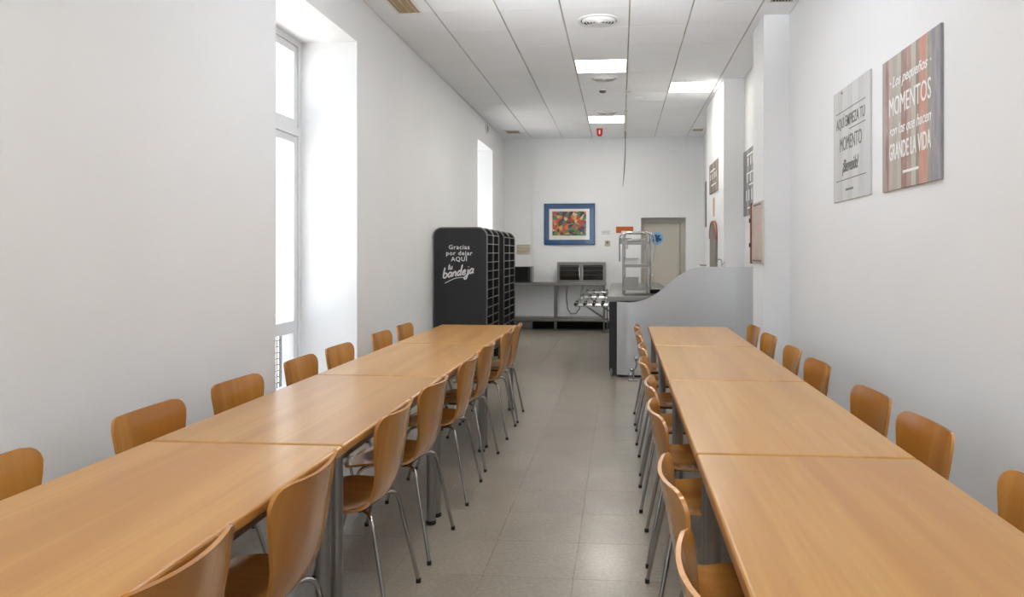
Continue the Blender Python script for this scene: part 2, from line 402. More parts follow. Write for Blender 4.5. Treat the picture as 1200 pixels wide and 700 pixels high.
# ---------------------------------------------------------------- ceiling fittings
def round_vent(x, y, r, label, mat='white_metal'):
    t = thing('round_vent', label, 'air vent', (x, y, ZC), 0, 'round ceiling air vents')
    obj('rim', lathe(nb(), [(r, 0), (r*.99, -.006), (r*.86, -.010), (r*.84, -.004), (r*.84, 0)], 36, close=False), M[mat], t, True)
    obj('backing', lathe(nb(), [(r*.84, -.001), (r*.84, -.002)], 36), M['dark'], t)
    for k, q in enumerate((.78, .64, .50, .36, .22)):
        obj('ring', lathe(nb(), [(r*q, -.003), (r*q+.004, -.004), (r*(q-.07), -.022), (r*(q-.09), -.020)], 36, close=False), M[mat], t, True)
    obj('hub', lathe(nb(), [(.001, -.024), (r*.1, -.022), (r*.11, -.003)], 20), M[mat], t, True)
round_vent(-.20, 6.87, .20, 'large round white air vent nearest the camera, in the centre ceiling row')
round_vent(-.20, 9.12, .17, 'round air vent just beyond the nearer centre light panel')
round_vent(-.20, 11.33, .17, 'round air vent just before the farthest light panel')
def grille(x0, x1, y0, y1, label, n, mat, along='y'):
    t = thing('ceiling_grille', label, 'air vent', ((x0+x1)/2, (y0+y1)/2, ZC), 0, 'rectangular ceiling grilles')
    hx, hy = (x1-x0)/2, (y1-y0)/2; e = .02; bm = nb()
    box(bm, -hx-e, -hx, -hy-e, hy+e, -.008, 0); box(bm, hx, hx+e, -hy-e, hy+e, -.008, 0)
    box(bm, -hx, hx, -hy-e, -hy, -.008, 0); box(bm, -hx, hx, hy, hy+e, -.008, 0)
    obj('frame', bm, M['white_metal'], t)
    obj('backing', bx(-hx, hx, -hy, hy, -.0025, -.0008), M[mat], t)
    for k in range(n):
        if along == 'y':
            c = -hx+2*hx*(k+.5)/n; obj('slat', bx(c-.005, c+.005, -hy, hy, -.007, -.0028), M['ceil_bar'], t)
        else:
            c = -hy+2*hy*(k+.5)/n; obj('slat', bx(-hx, hx, c-.006, c+.006, -.007, -.0028), M['ceil_bar'], t)
grille(-1.985, -1.79, 5.95, 6.49, 'ochre dust-stained rectangular ceiling grille above the left wall', 3, 'ochre')
grille(-2.02, -1.80, 12.86, 13.15, 'small brownish ceiling grille in the far left ceiling corner', 5, 'ochre', 'x')
grille(1.285, 1.47, 6.25, 6.47, 'small dark ceiling grille just before the near pillar', 7, 'dark')
grille(1.27, 1.44, 12.95, 13.18, 'small ochre ceiling grille in the far right ceiling corner', 4, 'ochre', 'x')
def disc(name, x, y, r, h, mat, label, cat):
    t = thing(name, label, cat, (x, y, ZC))
    obj('base', lathe(nb(), [(r, 0), (r, -h*.4)], 20), M['white_metal'], t, True)
    obj('cover', lathe(nb(), [(r*.9, -h*.4), (r*.75, -h*.9), (r*.3, -h), (.001, -h)], 20, close=False), M[mat], t, True)
disc('smoke_detector', -.235, 9.76, .05, .045, 'cable_grey', 'small dark smoke detector behind the second round vent', 'smoke detector')
disc('ceiling_sensor', .10, 9.86, .045, .02, 'ceil_bar', 'tiny flat sensor beside the ceiling cable line', 'sensor')
disc('ceiling_speaker', .26, 10.34, .10, .012, 'ceil_tile', 'flat pale round cover in the ceiling left of the right light panel', 'ceiling speaker')
disc('emergency_lamp', -.27, 12.72, .035, .03, 'plastic_white', 'tiny white cone fitting right of the red beacon', 'lamp')
t = thing('alarm_beacon', 'red alarm beacon hanging under the far ceiling beyond the last panel', 'alarm', (-.36, 12.83, ZC))
obj('base', lathe(nb(), [(.055, 0), (.055, -.02)], 20), M['red'], t, True)
obj('body', lathe(nb(), [(.052, -.02), (.05, -.10), (.03, -.13), (.001, -.135)], 20, close=False), M['red'], t, True)
obj('lens', bx(-.012, .012, -.056, -.048, -.10, -.03, .003, 1), M['white_metal'], t)
# cable duct and the dangling cable
tag(obj('cable_duct', bx(.06, .105, 11.2, YB-.005, ZC-.02, ZC, .003, 1), M['plastic_white']), 'pale cable duct running along the far ceiling joint', 'cable duct')
tag(obj('hanging_cable', tube(nb(), [(.085, 13.0, ZC-.02), (.088, 13.0, 3.3), (.075, 13.0, 3.0), (.062, 13.0, 2.8), (.045, 13.0, 2.6)], [.006, .007, .010, .008, .004], 8), M['cable_grey'], None, True),
    'grey cable dangling from the ceiling before the back wall', 'cable')
t = thing('wall_speaker', 'round grey fitting high on the left wall by the far window', 'speaker', (XL, 11.97, 3.47))
t.rotation_euler = (0, PI/2, 0)
obj('rim', lathe(nb(), [(.075, 0), (.075, .03), (.055, .035)], 24, close=False), M['white_metal'], t, True)
obj('mesh_cover', lathe(nb(), [(.055, .03), (.001, .034)], 24, close=False), M['cable_grey'], t, True)

# ---------------------------------------------------------------- tables
TZ = .765
def make_table():
    W, Ln = .704, 1.404
    t = thing('dining_table', '', 'table', (0, 0, 0), 0, 'beech tables in two long rows')
    bm = bx(-W/2, W/2, -Ln/2, Ln/2, TZ-.036, TZ, .013, 4)
    top = obj('tabletop', bm, [M['table'], M['table_edge']], t)
    for p in top.data.polygons: p.material_index = 0 if p.normal.z > .75 else 1
    bm = nb(); i, e = .07, .012
    for s in (-1, 1):
        box(bm, s*(W/2-i)-e, s*(W/2-i)+e, -Ln/2+i, Ln/2-i, TZ-.09, TZ-.0365)
        box(bm, -W/2+i, W/2-i, s*(Ln/2-i)-e, s*(Ln/2-i)+e, TZ-.09, TZ-.0365)
    obj('apron', bm, M['leg_steel'], t)
    for sx in (-1, 1):
        for sy in (-1, 1):
            x, y_ = sx*(W/2-.05), sy*(Ln/2-.055)
            l = obj('leg', tube(nb(), [(x, y_, .018), (x, y_, TZ-.037)], .024, 18), M['leg_steel'], t, True)
            obj('foot_cap', lathe(nb(), [(.024, 0), (.027, .004), (.027, .018), (.0245, .021)], 18, (x, y_, 0)), M['rubber'], l, True)
    return t
tab0 = make_table()
TY = (1.735, 3.141, 4.549, 5.957)
ordn = ('nearest the camera', 'second from the camera', 'third from the camera', 'farthest from the camera')
first = True
for side, tx in (('left', -1.292), ('right', .597)):
    for k, ty in enumerate(TY):
        lab = 'beech-topped steel-legged table of the %s row, %s' % (side, ordn[k])
        if first: tab0.location = (tx, ty, 0); tab0['label'] = lab; first = False
        else: copy_thing(tab0, (tx, ty, 0), 0, lab)

# ---------------------------------------------------------------- chairs
def shell_point(t):
    """profile of the ply shell: t 0 (seat front) .. 1 (back top) -> x, z, half width, forward curl at the edges"""
    key = [(0, .215, .428, .205, -.020), (.10, .16, .446, .218, -.010), (.25, .07, .448, .226, .004), (.40, -.03, .440, .218, .012), (.50, -.10, .438, .200, .016),
           (.57, -.145, .452, .185, .020), (.63, -.170, .490, .176, .022), (.72, -.190, .560, .184, .024), (.82, -.205, .640, .204, .028), (.92, -.222, .730, .225, .032), (1, -.238, .802, .236, .036)]
    for a, b in zip(key, key[1:]):
        if t <= b[0]:
            u = (t-a[0])/(b[0]-a[0]); i = key.index(a)
            p0 = key[max(i-1, 0)]; p3 = key[min(i+2, len(key)-1)]
            out = []
            for q in range(1, 5):                       # catmull-rom
                P0, P1, P2, P3 = p0[q], a[q], b[q], p3[q]
                out.append(.5*((2*P1)+(-P0+P2)*u+(2*P0-5*P1+4*P2-P3)*u*u+(-P0+3*P1-3*P2+P3)*u**3))
            return out
    return key[-1][1:]
def make_chair():
    t = thing('dining_chair', '', 'chair', (0, 0, 0), 0, 'moulded beech chairs along the tables')
    # arc-length table
    N = 60; P = [shell_point(i/N) for i in range(N+1)]
    ln = [0]
    for a, b in zip(P, P[1:]): ln.append(ln[-1]+math.hypot(a[0]-b[0], a[1]-b[1]))
    tot = ln[-1]
    def at(s):
        s = min(max(s, 0), tot)
        for i in range(N):
            if ln[i+1] >= s:
                u = (s-ln[i])/max(ln[i+1]-ln[i], 1e-9); return [P[i][k]*(1-u)+P[i+1][k]*u for k in range(4)]
        return P[-1]
    S = [0, .006, .016, .032, .055, .08]+[.08+(tot-.16)*k/26 for k in range(1, 26)]+[tot-.08, tot-.055, tot-.034, tot-.018, tot-.007, tot]
    rt, rf = .068, .12
    cols = 14; th = .011; A = []; B = []
    for s in S:
        x, z, w_, c = at(s)
        d = tot-s
        if d < rt: w_ = w_-rt+math.sqrt(max(rt*rt-(rt-d)**2, 0))
        if s < rf: w_ = w_-rf+math.sqrt(max(rf*rf-(rf-s)**2, 0))
        a = at(s-.004); b = at(s+.004); tx, tz = b[0]-a[0], b[1]-a[1]; L = math.hypot(tx, tz); nx, nz = tz/L, -tx/L   # normal on the sitter's side
        ra, rb = [], []
        dome = .010*(1-min(d/.05, 1)) if d < .05 else 0
        for k in range(cols+1):
            v = -1+2*k/cols; y_ = v*w_; cc = c*(v*w_/.2)**2
            lift = dome*(1-v*v)*-.0
            px = x+nx*cc; pz = z+nz*cc+lift
            ra.append(Vector((px, y_, pz))); rb.append(Vector((px-nx*th, y_, pz-nz*th)))
        A.append(ra); B.append(rb)
    def surf(i0, i1, name):
        bm = nb(); va = [[bm.verts.new(p) for p in r] for r in A[i0:i1+1]]; vb = [[bm.verts.new(p) for p in r] for r in B[i0:i1+1]]
        n = len(va)
        for i in range(n-1):
            for k in range(cols):
                bm.faces.new((va[i][k], va[i+1][k], va[i+1][k+1], va[i][k+1])); bm.faces.new((vb[i][k], vb[i][k+1], vb[i+1][k+1], vb[i+1][k]))
            bm.faces.new((va[i][0], vb[i][0], vb[i+1][0], va[i+1][0])); bm.faces.new((va[i][cols], va[i+1][cols], vb[i+1][cols], vb[i][cols]))
        for i in (0, n-1):
            for k in range(cols): bm.faces.new((va[i][k], va[i][k+1], vb[i][k+1], vb[i][k]))
        return obj(name, bm, M['chair'], t, True)
    split = next(i for i, s in enumerate(S) if at(s)[1] > .462 and s > tot*.4)
    surf(0, split, 'seat'); surf(split, len(S)-1, 'backrest')
    obj('seat_mount', bx(-.10, .10, -.085, .085, .402, .4245, .004, 1), M['rubber'], t)
    for sx in (-1, 1):
        for sy in (-1, 1):
            fx = .225 if sx > 0 else -.235
            hip = (sx*.135-.02, sy*.165, .416)
            pts = rounded([(sx*.02-.02, sy*.02, .410), hip, (fx, sy*.215, .010)], .05, 7)
            l = obj('leg', tube(nb(), pts, .0085, 10), M['chrome'], t, True)
            obj('foot_cap', tube(nb(), [(fx, sy*.2152, 0), (fx, sy*.2150, .018)], .0105, 10), M['rubber'], l, True)
    return t
chair0 = make_chair()
rows = [  # side, centres, x of the chair, rotation
    ("left row's wall side", (1.99, 2.77, 3.43, 4.17, 4.75, 5.58, 6.20), -1.66, 0),
    ("left row's aisle side", (1.42, 2.05, 2.89, 3.51, 4.29, 4.94, 5.76, 6.31), -1.10, PI),
    ("right row's aisle side", (1.48, 2.11, 2.98, 3.55, 4.26, 4.93, 5.68, 6.31), .357, 0),
    ("right row's wall side", (2.0, 2.78, 3.36, 4.26, 4.87, 5.63, 6.28), .905, PI)]
names = ('nearest the camera', 'second from the camera', 'third from the camera', 'fourth from the camera', 'fifth from the camera',
         'sixth from the camera', 'seventh from the camera', 'eighth and farthest')
first = True
jit = random.Random(3)
for side, ys_, x, rz in rows:
    for k, yy in enumerate(ys_):
        nm = names[k] if not (len(ys_) == 7 and k == 6) else 'seventh and farthest'
        lab = "beech chair on the %s, %s" % (side, nm)
        a = (x+jit.uniform(-.008, .008), yy, 0); r = rz+jit.uniform(-.03, .03)
        if first: chair0.location = a; chair0.rotation_euler = (0, 0, r); chair0['label'] = lab; first = False
        else: copy_thing(chair0, a, r, lab)

# ---------------------------------------------------------------- tray racks
def stroke(bm, pts, wd, f):
    P = [Vector((f(p)[0], f(p)[1])) for p in pts]; V = []
    for i, p in enumerate(P):
        d = (P[min(i+1, len(P)-1)]-P[max(i-1, 0)]).normalized(); n = Vector((-d.y, d.x))
        q = wd*(.75 if i in (0, len(P)-1) else 1); V.append((p+n*q, p-n*q))
    for a, b in zip(V, V[1:]):
        vs_ = [bm.verts.new((c.x, 0, c.y)) for c in (a[0], b[0], b[1], a[1])]; bm.faces.new(vs_)
def smooth_pts(pts, n=5):
    out = []
    P = [pts[0]]+list(pts)+[pts[-1]]
    for i in range(1, len(P)-2):
        for k in range(n):
            u = k/n; out.append(tuple(.5*((2*P[i][q])+(-P[i-1][q]+P[i+1][q])*u+(2*P[i-1][q]-5*P[i][q]+4*P[i+1][q]-P[i+2][q])*u*u+(-P[i-1][q]+3*P[i][q]-3*P[i+1][q]+P[i+2][q])*u**3) for q in (0, 1)))
    out.append(pts[-1]); return out
GL = {'b': ([[(0, 2.3), (-.05, 1), (0, .05)], [(0, .75), (.4, 1.05), (.75, .6), (.5, .02), (0, .1)]], 1.0),
      'a': ([[(.7, .85), (.35, 1.05), (0, .5), (.3, 0), (.72, .5)], [(.76, 1.05), (.72, .2), (1.0, .05)]], 1.1),
      'n': ([[(.02, 1), (0, 0)], [(0, .6), (.35, 1.05), (.6, .75), (.62, .1), (.85, .05)]], .95),
      'd': ([[(.7, .85), (.35, 1.05), (0, .5), (.3, 0), (.72, .5)], [(.8, 2.3), (.72, .9), (.74, .1), (.98, .05)]], 1.1),
      'e': ([[(.05, .5), (.6, .6), (.45, 1.05), (.08, .7), (.1, .15), (.45, 0), (.8, .25)]], .85),
      'j': ([[(.35, 1.05), (.38, -.5), (.1, -1.05), (-.25, -.75), (.2, -.3), (.7, .15)], [(.36, 1.5), (.37, 1.62)]], .75),
      't': ([[(.3, 1.8), (.2, .3), (.5, 0)], [(-.05, 1.2), (.6, 1.3)]], .7),
      'u': ([[(0, 1), (0, .2), (.3, 0), (.6, .4)], [(.62, 1.05), (.62, .1), (.85, .05)]], .9)}
def script(word, x, z, h, wd, y_, mat, parent, slope=.17):
    bm = nb(); cx = x
    for ch in word:
        ss, adv = GL[ch]
        for s in ss:
            stroke(bm, smooth_pts(s), wd, lambda p: (cx+(p[0]+p[1]*.18)*h*1.0, z+p[1]*h+(cx-x+p[0]*h*1.0)*slope))
        cx += adv*h*1.0
    for v in bm.verts: v.co.y = y_
    return obj('lettering', bm, mat, parent)
def round_rect(x0, x1, z0, z1, r, n=8):
    out = [(x0, z0), (x1, z0)]
    for k in range(n+1): a = k/n*PI/2; out.append((x1-r+r*math.cos(a), z1-r+r*math.sin(a)))
    for k in range(n+1): a = PI/2+k/n*PI/2; out.append((x0+r+r*math.cos(a), z1-r+r*math.sin(a)))
    return out
def rack(loc, D, label, text):
    t = thing('tray_rack', label, 'tray rack', loc, 0, 'black tray racks by the left wall')
    W, H0, H1, r = .315, .10, 1.715, .10
    out = round_rect(-W, W, H0, H1, r)
    fp = obj('front_panel', prism(nb(), out, 0, .014), M['black'], t)
    obj('back_panel', prism(nb(), out, D-.014, D), M['black'], t)
    obj('middle_panel', prism(nb(), out, D/2-.006, D/2+.006), M['black'], t)
    obj('side_panel', bx(-W+.02, -W+.028, .014, D-.014, H0, H1-.12), M['black'], t)
    obj('divider', bx(-.02, -.012, .014, D-.014, H0, H1-.03), M['black'], t)
    path = [(x, z) for x, z in round_rect(-W-.004, W+.004, H0, H1+.004, r)]; path = path[1:]+[path[0]]
    for y_ in (.007, D/2, D-.007):
        obj('hoop', tube(nb(), [(x, y_, z) for x, z in path], .0095, 8), M['steel'], t, True)
    n = 14
    for k in range(n):
        z = .24+k*.1075
        if z > H1-.04: break
        for s in (-1, 1):
            obj('tray_runner', bx(s*W-.012, s*W+.012, .018, D-.018, z-.004, z+.004), M['steel'], t)
    for sx in (-1, 1):
        for y_ in (.06, D-.06):
            c = obj('castor', tube(nb(), [(sx*.25-.012, y_, .035), (sx*.25+.012, y_, .035)], .035, 16), M['rubber'], t, True)
            obj('fork', bx(sx*.25-.018, sx*.25+.018, y_-.012, y_+.012, .036, .10), M['steel'], c)
    if text:
        for s, z, sz in (('Gracias', 1.49, .072), ('por dejar', 1.42, .072), ('AQUÍ', 1.35, .072)):
            lettering(s, sz, -.01, z, -.0012, M['white_ink'], fp, bold=.0012, spacing=1.15)
        script('tu', -.145, 1.225, .036, .0055, -.0015, M['white_ink'], fp, .2)
        script('bandeja', -.20, 1.128, .054, .0085, -.0015, M['white_ink'], fp, .17)
        bm = nb(); stroke(bm, smooth_pts([(-.18, 1.068), (-.06, 1.125), (.05, 1.138)]), .004, lambda p: p)
        for v in bm.verts: v.co.y = -.0015
        obj('lettering', bm, M['white_ink'], fp)
    return t
rack((-1.875, 8.5, 0), .84, 'nearer black tray rack with white lettering on its rounded front', True)
rack((-1.875, 9.75, 0), 1.0, 'second black tray rack, standing behind the lettered one', False)

# ---------------------------------------------------------------- serving counter, steel screen, tray rails
t = thing('serving_counter', 'black-sided serving counter with steel worktop behind the curved screen', 'counter', (0, 8.5, 0))
bm = nb(); box(bm, -.13, -.02, 0.01, .08, .06, .86); box(bm, -.13, .60, .08, 4.0, .06, .86); box(bm, .60, 1.52, .10, .75, .06, .86)
obj('body', bm, M['black'], t)
bm = nb(); box(bm, -.155, -.05, 0, .08, .862, .92); box(bm, -.155, .66, .08, 4.03, .862, .92, .006, 2); box(bm, .66, 1.525, 0.10, .78, .862, .919, .004, 1)
obj('worktop', bm, M['steel'], t)
for x, y_ in ((-.10, .06), (-.10, 2.0), (-.10, 3.9), (.5, .25), (1.15, .25)):
    obj('foot', tube(nb(), [(x, y_, 0), (x, y_, .062)], .016, 12), M['chrome'], t, True)
obj('front_foot', tube(nb(), [(-.105, -.02, 0), (-.105, -.02, .10)], .013, 12), M['chrome'], t, True)
# screen: outline swept along a gently bowed plan
top_pts = [(-.04, .864), (.10, .858), (.19, .868), (.27, .888), (.34, .918), (.43, .975), (.51, 1.040), (.585, 1.105), (.655, 1.160), (.73, 1.208), (.80, 1.240), (.86, 1.258), (.92, 1.265), (1.10, 1.266), (1.52, 1.266)]
def top_z(x):
    for a, b in zip(top_pts, top_pts[1:]):
        if x <= b[0]: return a[1]+(b[1]-a[1])*(x-a[0])/(b[0]-a[0])
    return top_pts[-1][1]
def plan_y(x): return 8.425+.055*math.exp(-((x+.04)/.07)**2)*.6+.045*(1-math.cos(2*PI*(min(x, 1.3)-.15)/1.7))/2*(1 if x > .15 else .3)
bm = nb(); rowsv = []
xs_ = [-.04+.008*k for k in range(6)]+[.01+(1.515-.01)*k/60 for k in range(1, 61)]
for x in xs_:
    zt = top_z(x); yy = plan_y(x)-8.42
    rowsv.append([bm.verts.new((x, yy, .03)), bm.verts.new((x, yy, zt)), bm.verts.new((x, yy+.014, zt)), bm.verts.new((x, yy+.014, .03))])
for a, b in zip(rowsv, rowsv[1:]):
    for k in range(4): bm.faces.new((a[k], a[(k+1) % 4], b[(k+1) % 4], b[k]))
bm.faces.new(rowsv[0]); bm.faces.new(rowsv[-1][::-1])
t = thing('steel_screen', 'wave-topped brushed steel screen at the end of the right table row', 'screen', (0, 8.42, 0))
obj('sheet', bm, M['brushed'], t, True)
obj('plinth', bx(-.03, 1.51, .045, .065, 0, .05), M['rubber'], t)
# chrome fitting on the floor before the screen
t = thing('chrome_fitting', 'small knobbly chrome fitting standing on the floor before the screen', 'fitting', (.145, 8.22, 0))
obj('foot', bx(-.06, .05, -.035, .035, 0, .02, .004, 1), M['chrome'], t)
obj('stem', tube(nb(), rounded([(0, 0, .02), (.0, 0, .12), (.04, 0, .17), (.02, 0, .25)], .03), .010, 10), M['chrome'], t, True)
for x, z, r in ((-.03, .07, .028), (-.02, .125, .022), (.035, .255, .028)):
    bm = nb(); bmesh.ops.create_uvsphere(bm, u_segments=14, v_segments=9, radius=r, matrix=Matrix.Translation((x, -.01, z))); obj('knob', bm, M['chrome'], t, True)
# tray slide
t = thing('tray_slide', 'slide of chrome tubes with black end caps along the counter', 'tray slide', (0, 8.95, 0))
for x in (-.545, -.435, -.325, -.22):
    r_ = obj('rail', tube(nb(), [(x, 0, .80), (x, 3.5, .80)], .014, 10), M['chrome'], t, True)
    obj('end_cap', tube(nb(), [(x, -.022, .80), (x, 0, .80)], .019, 10), M['rubber'], r_, True)
    for y_ in (.32, 1.75, 3.2): obj('clamp', bx(x-.017, x+.017, y_-.02, y_+.02, .772, .822, .004, 1), M['rubber'], r_)
for y_ in (.16, .40, 1.75, 1.95, 3.2): obj('cross_tube', tube(nb(), [(-.565, y_, .772), (-.131, y_, .772)], .013, 10), M['chrome'], t, True)
for y_ in (.40, 1.95): obj('bracket', tube(nb(), [(-.45, y_, .76), (-.14, y_, .55)], .012, 8), M['steel'], t, True)
t = thing('floor_pipes', 'vertical chrome supply pipes beside the far end of the counter', 'pipes', (-.25, 13.1, 0))
for x in (-.04, .02, .06): obj('pipe', tube(nb(), [(x, 0, 0), (x, 0, .76)], .016 if x < 0 else .011, 10), M['steel'], t, True)
for z in (.25, .5): obj('valve', tube(nb(), [(.02, -.05, z), (.02, .03, z)], .02, 10), M['rubber'], t, True)

# steel stand on the counter
t = thing('tray_stand', 'arched chrome tube stand with three shelves on the counter', 'stand', (.18, 9.0, .92))
def arch(y_, x0, x1, z0, z1, r=.07): return [(p.x, y_, p.z) for p in rounded([(x0, 0, z0), (x0, 0, z1), (x1, 0, z1), (x1, 0, z0)], r, 6)]
obj('arch_frame', tube(nb(), arch(0, -.145, .145, 0, .75), .012, 10), M['chrome'], t, True)
obj('arch_frame', tube(nb(), arch(.42, -.125, .20, 0, .77), .012, 10), M['chrome'], t, True)
obj('handle', tube(nb(), arch(-.01, -.10, .115, .55, .66, .04), .008, 10), M['chrome'], t, True)
obj('hanging_frame', tube(nb(), arch(.20, -.19, .245, .40, .745), .010, 10), M['chrome'], t, True)
for z in (.055, .335, .615):
    bm = nb(); box(bm, -.15, .17, -.005, .43, z-.006, z, 0)
    box(bm, -.15, .17, -.012, -.004, z-.006, z+.03); box(bm, -.158, -.15, -.012, .43, z-.006, z+.03); box(bm, .17, .178, -.012, .43, z-.006, z+.03)
    obj('shelf', bm, M['steel'], t)
def bin_(x, y_, z, wx, wy, h, label, mat='steel', tilt=0):
    q = thing('steel_container', label, 'container', (x, y_, z), 0, 'steel containers on the counter stand')
    bm = nb(); a = .012
    box(bm, -wx/2, wx/2, -wy/2, wy/2, 0, .006); box(bm, -wx/2, -wx/2+.004, -wy/2, wy/2, .006, h); box(bm, wx/2-.004, wx/2, -wy/2, wy/2, .006, h)
    box(bm, -wx/2, wx/2, -wy/2, -wy/2+.004, .006, h); box(bm, -wx/2, wx/2, wy/2-.004, wy/2, .006, h)
    obj('body', bm, M[mat], q); obj('rim', bx(-wx/2-a, wx/2+a, -wy/2-a, wy/2+a, h, h+.006, .002, 1), M['chrome'], q)
bin_(.15, 9.12, 1.5355, .20, .22, .055, 'shallow steel container on the top shelf of the stand')
bin_(.13, 9.13, 1.2555, .16, .22, .10, 'white container on the middle shelf of the stand', 'white_metal')
bin_(.13, 9.13, .9755, .18, .24, .15, 'deep steel container on the bottom shelf of the stand')
bin_(.06, 9.30, 1.5355, .14, .12, .07, 'small steel tub at the back left of the top shelf')
bin_(.43, 9.35, .92, .12, .30, .05, 'low dark container beside the stand on the counter', 'dark')
# tap behind the screen
t = thing('tap', 'slim chrome gooseneck tap rising behind the right of the screen', 'tap', (1.205, 8.80, .919))
obj('base', lathe(nb(), [(.024, 0), (.02, .03), (.012, .04)], 16), M['chrome'], t, True)
t.location = (1.19, 8.80, .919)
obj('spout', tube(nb(), rounded([(0, 0, .03), (0, 0, .425), (-.05, 0, .43), (-.055, 0, .36)], .02), .007, 8), M['chrome'], t, True)
obj('lever', tube(nb(), [(0, 0, .36), (.035, 0, .40)], .005, 8), M['chrome'], t, True)

# ---------------------------------------------------------------- back wall counter and appliances
t = thing('wall_counter', 'long steel counter with a low shelf along the back wall', 'counter', (0, 13.30, 0))
obj('worktop', bx(-2.15, -.26, 0, .525, .835, .885, .005, 1), M['steel'], t)
obj('low_shelf', bx(-2.15, -.28, .12, .50, .175, .235, .005, 1), M['steel'], t)
for x in (-2.1, -1.2, -.30):
    for y_ in (.16, .48):
        obj('leg', tube(nb(), [(x, y_, 0), (x, y_, .835)], .017, 12), M['steel'], t, True)
t = thing('microwave', 'black microwave with steel side at the left end of the back counter', 'microwave', (-1.83, 13.40, .886))
obj('body', bx(-.22, .205, .02, .36, .008, .288, .005, 1), M['steel'], t)
obj('door', bx(-.22, .14, 0, .02, .012, .284, .004, 1), M['dark'], t); obj('window', bx(-.17, .07, -.003, -.0005, .05, .24), M['dark'], t)
obj('control_panel', bx(.142, .178, 0, .02, .012, .284, .003, 1), M['black'], t)
for x in (-.18, .17):
    for y_ in (.06, .3): obj('foot', tube(nb(), [(x, y_, 0), (x, y_, .01)], .012, 8), M['rubber'], t)
t = thing('display_warmer', 'double-doored steel and glass food warmer on the back counter', 'food warmer', (-.71, 13.38, .886))
bm = nb(); box(bm, -.44, .44, 0, .40, 0, .022); box(bm, -.44, .44, 0, .40, .345, .372); box(bm, -.44, .44, .385, .40, .022, .345)
for x in (-.44, -.012, .42): box(bm, x, x+.02, 0, .385, .022, .345)
obj('cabinet', bm, M['steel'], t)
for s in (-1, 1):
    cx = -.216 if s < 0 else .214
    bm = nb(); a, b, z0, z1, e = cx-.203, cx+.203, .025, .342, .022
    box(bm, a, a+e, -.014, -.001, z0, z1); box(bm, b-e, b, -.014, -.001, z0, z1); box(bm, a+e, b-e, -.014, -.001, z0, z0+e); box(bm, a+e, b-e, -.014, -.001, z1-e, z1)
    d = obj('door', bm, M['steel'], t)
    obj('pane', bx(a+e, b-e, -.009, -.006, z0+e, z1-e), M['smoke_glass'], d)
    obj('door_handle', tube(nb(), [(cx-s*.185, -.03, .10), (cx-s*.185, -.03, .28)], .007, 8), M['chrome'], d, True)
    for z in (.13, .21, .29): obj('wire_shelf', bx(cx-.19, cx+.19, .02, .37, z, z+.006), M['steel'], t)
    bm = nb()
    for k in range(12):
        u0, u1 = -1+k/6, -1+(k+1)/6; f = lambda u: .03+.055*u*u
        vs_ = [bm.verts.new((cx+.17*u0, .02, f(u0))), bm.verts.new((cx+.17*u1, .02, f(u1))), bm.verts.new((cx+.17*u1, .36, f(u1))), bm.verts.new((cx+.17*u0, .36, f(u0)))]
        bm.faces.new(vs_)
    obj('curved_tray', bm, M['chrome'], t, True)
    obj('back_liner', bx(cx-.19, cx+.19, .378, .384, .024, .343), M['cable_grey'], t)
tag(obj('power_cable', tube(nb(), [(-.965, 13.28, .83), (-.97, 13.26, .60), (-.95, 13.25, .42), (-.89, 13.25, .33), (-.80, 13.25, .33), (-.735, 13.25, .42), (-.72, 13.26, .52), (-.70, 13.27, .70), (-.68, 13.28, .835)], .011, 8), M['cable_grey'], None, True),
    'grey cable looping down in front of the back counter', 'cable')

# ---------------------------------------------------------------- things on the walls
# framed picture (plain colour-patch stand-in)
def patch_mat():
    m = pm('colour_patch_print', (200, 80, 40), .5); nt = m.node_tree; b = nt.nodes['Principled BSDF']
    tc = nt.nodes.new('ShaderNodeTexCoord'); v = nt.nodes.new('ShaderNodeTexVoronoi'); v.inputs['Scale'].default_value = 19; v.inputs['Randomness'].default_value = 1
    n = nt.nodes.new('ShaderNodeTexNoise'); n.inputs['Scale'].default_value = 6; ad = nt.nodes.new('ShaderNodeMixRGB'); ad.inputs[0].default_value = .12
    nt.links.new(tc.outputs['Object'], ad.inputs[1]); nt.links.new(tc.outputs['Object'], n.inputs['Vector']); nt.links.new(n.outputs['Color'], ad.inputs[2]); nt.links.new(ad.outputs[0], v.inputs['Vector'])
    sp = nt.nodes.new('ShaderNodeSeparateColor'); nt.links.new(v.outputs['Color'], sp.inputs[0])
    r = nt.nodes.new('ShaderNodeValToRGB'); r.color_ramp.interpolation = 'CONSTANT'; el = r.color_ramp.elements
    cs = [(0, (38, 58, 44)), (.16, (196, 70, 42)), (.3, (216, 112, 40)), (.42, (92, 104, 88)), (.52, (196, 174, 84)), (.62, (40, 38, 58)), (.76, (180, 48, 44)), (.84, (70, 130, 64)), (.93, (216, 200, 160))]
    el[0].color = lin(cs[0][1]); el[1].position = cs[1][0]; el[1].color = lin(cs[1][1])
    for p, c in cs[2:]:
        e = el.new(p); e.color = lin(c)
    nt.links.new(sp.outputs[0], r.inputs[0]); nt.links.new(r.outputs[0], b.inputs['Base Color']); return m
t = thing('framed_picture', 'blue-mounted framed picture of bright colour patches on the back wall', 'picture', (-.955, YB-.03, 1.967))
def frame(bm, hx, hz, e, y0, y1):
    box(bm, -hx, -hx+e, y0, y1, -hz, hz); box(bm, hx-e, hx, y0, y1, -hz, hz); box(bm, -hx+e, hx-e, y0, y1, -hz, -hz+e); box(bm, -hx+e, hx-e, y0, y1, hz-e, hz); return bm
obj('frame', frame(nb(), .480, .390, .016, 0, .03), pm('dark_blue_frame', (26, 64, 112), .35), t)
obj('mount', bx(-.464, .464, .012, .018, -.374, .374), M['blue'], t)
obj('inner_mount', bx(-.383, .376, .009, .0118, -.292, .290), M['paper'], t)
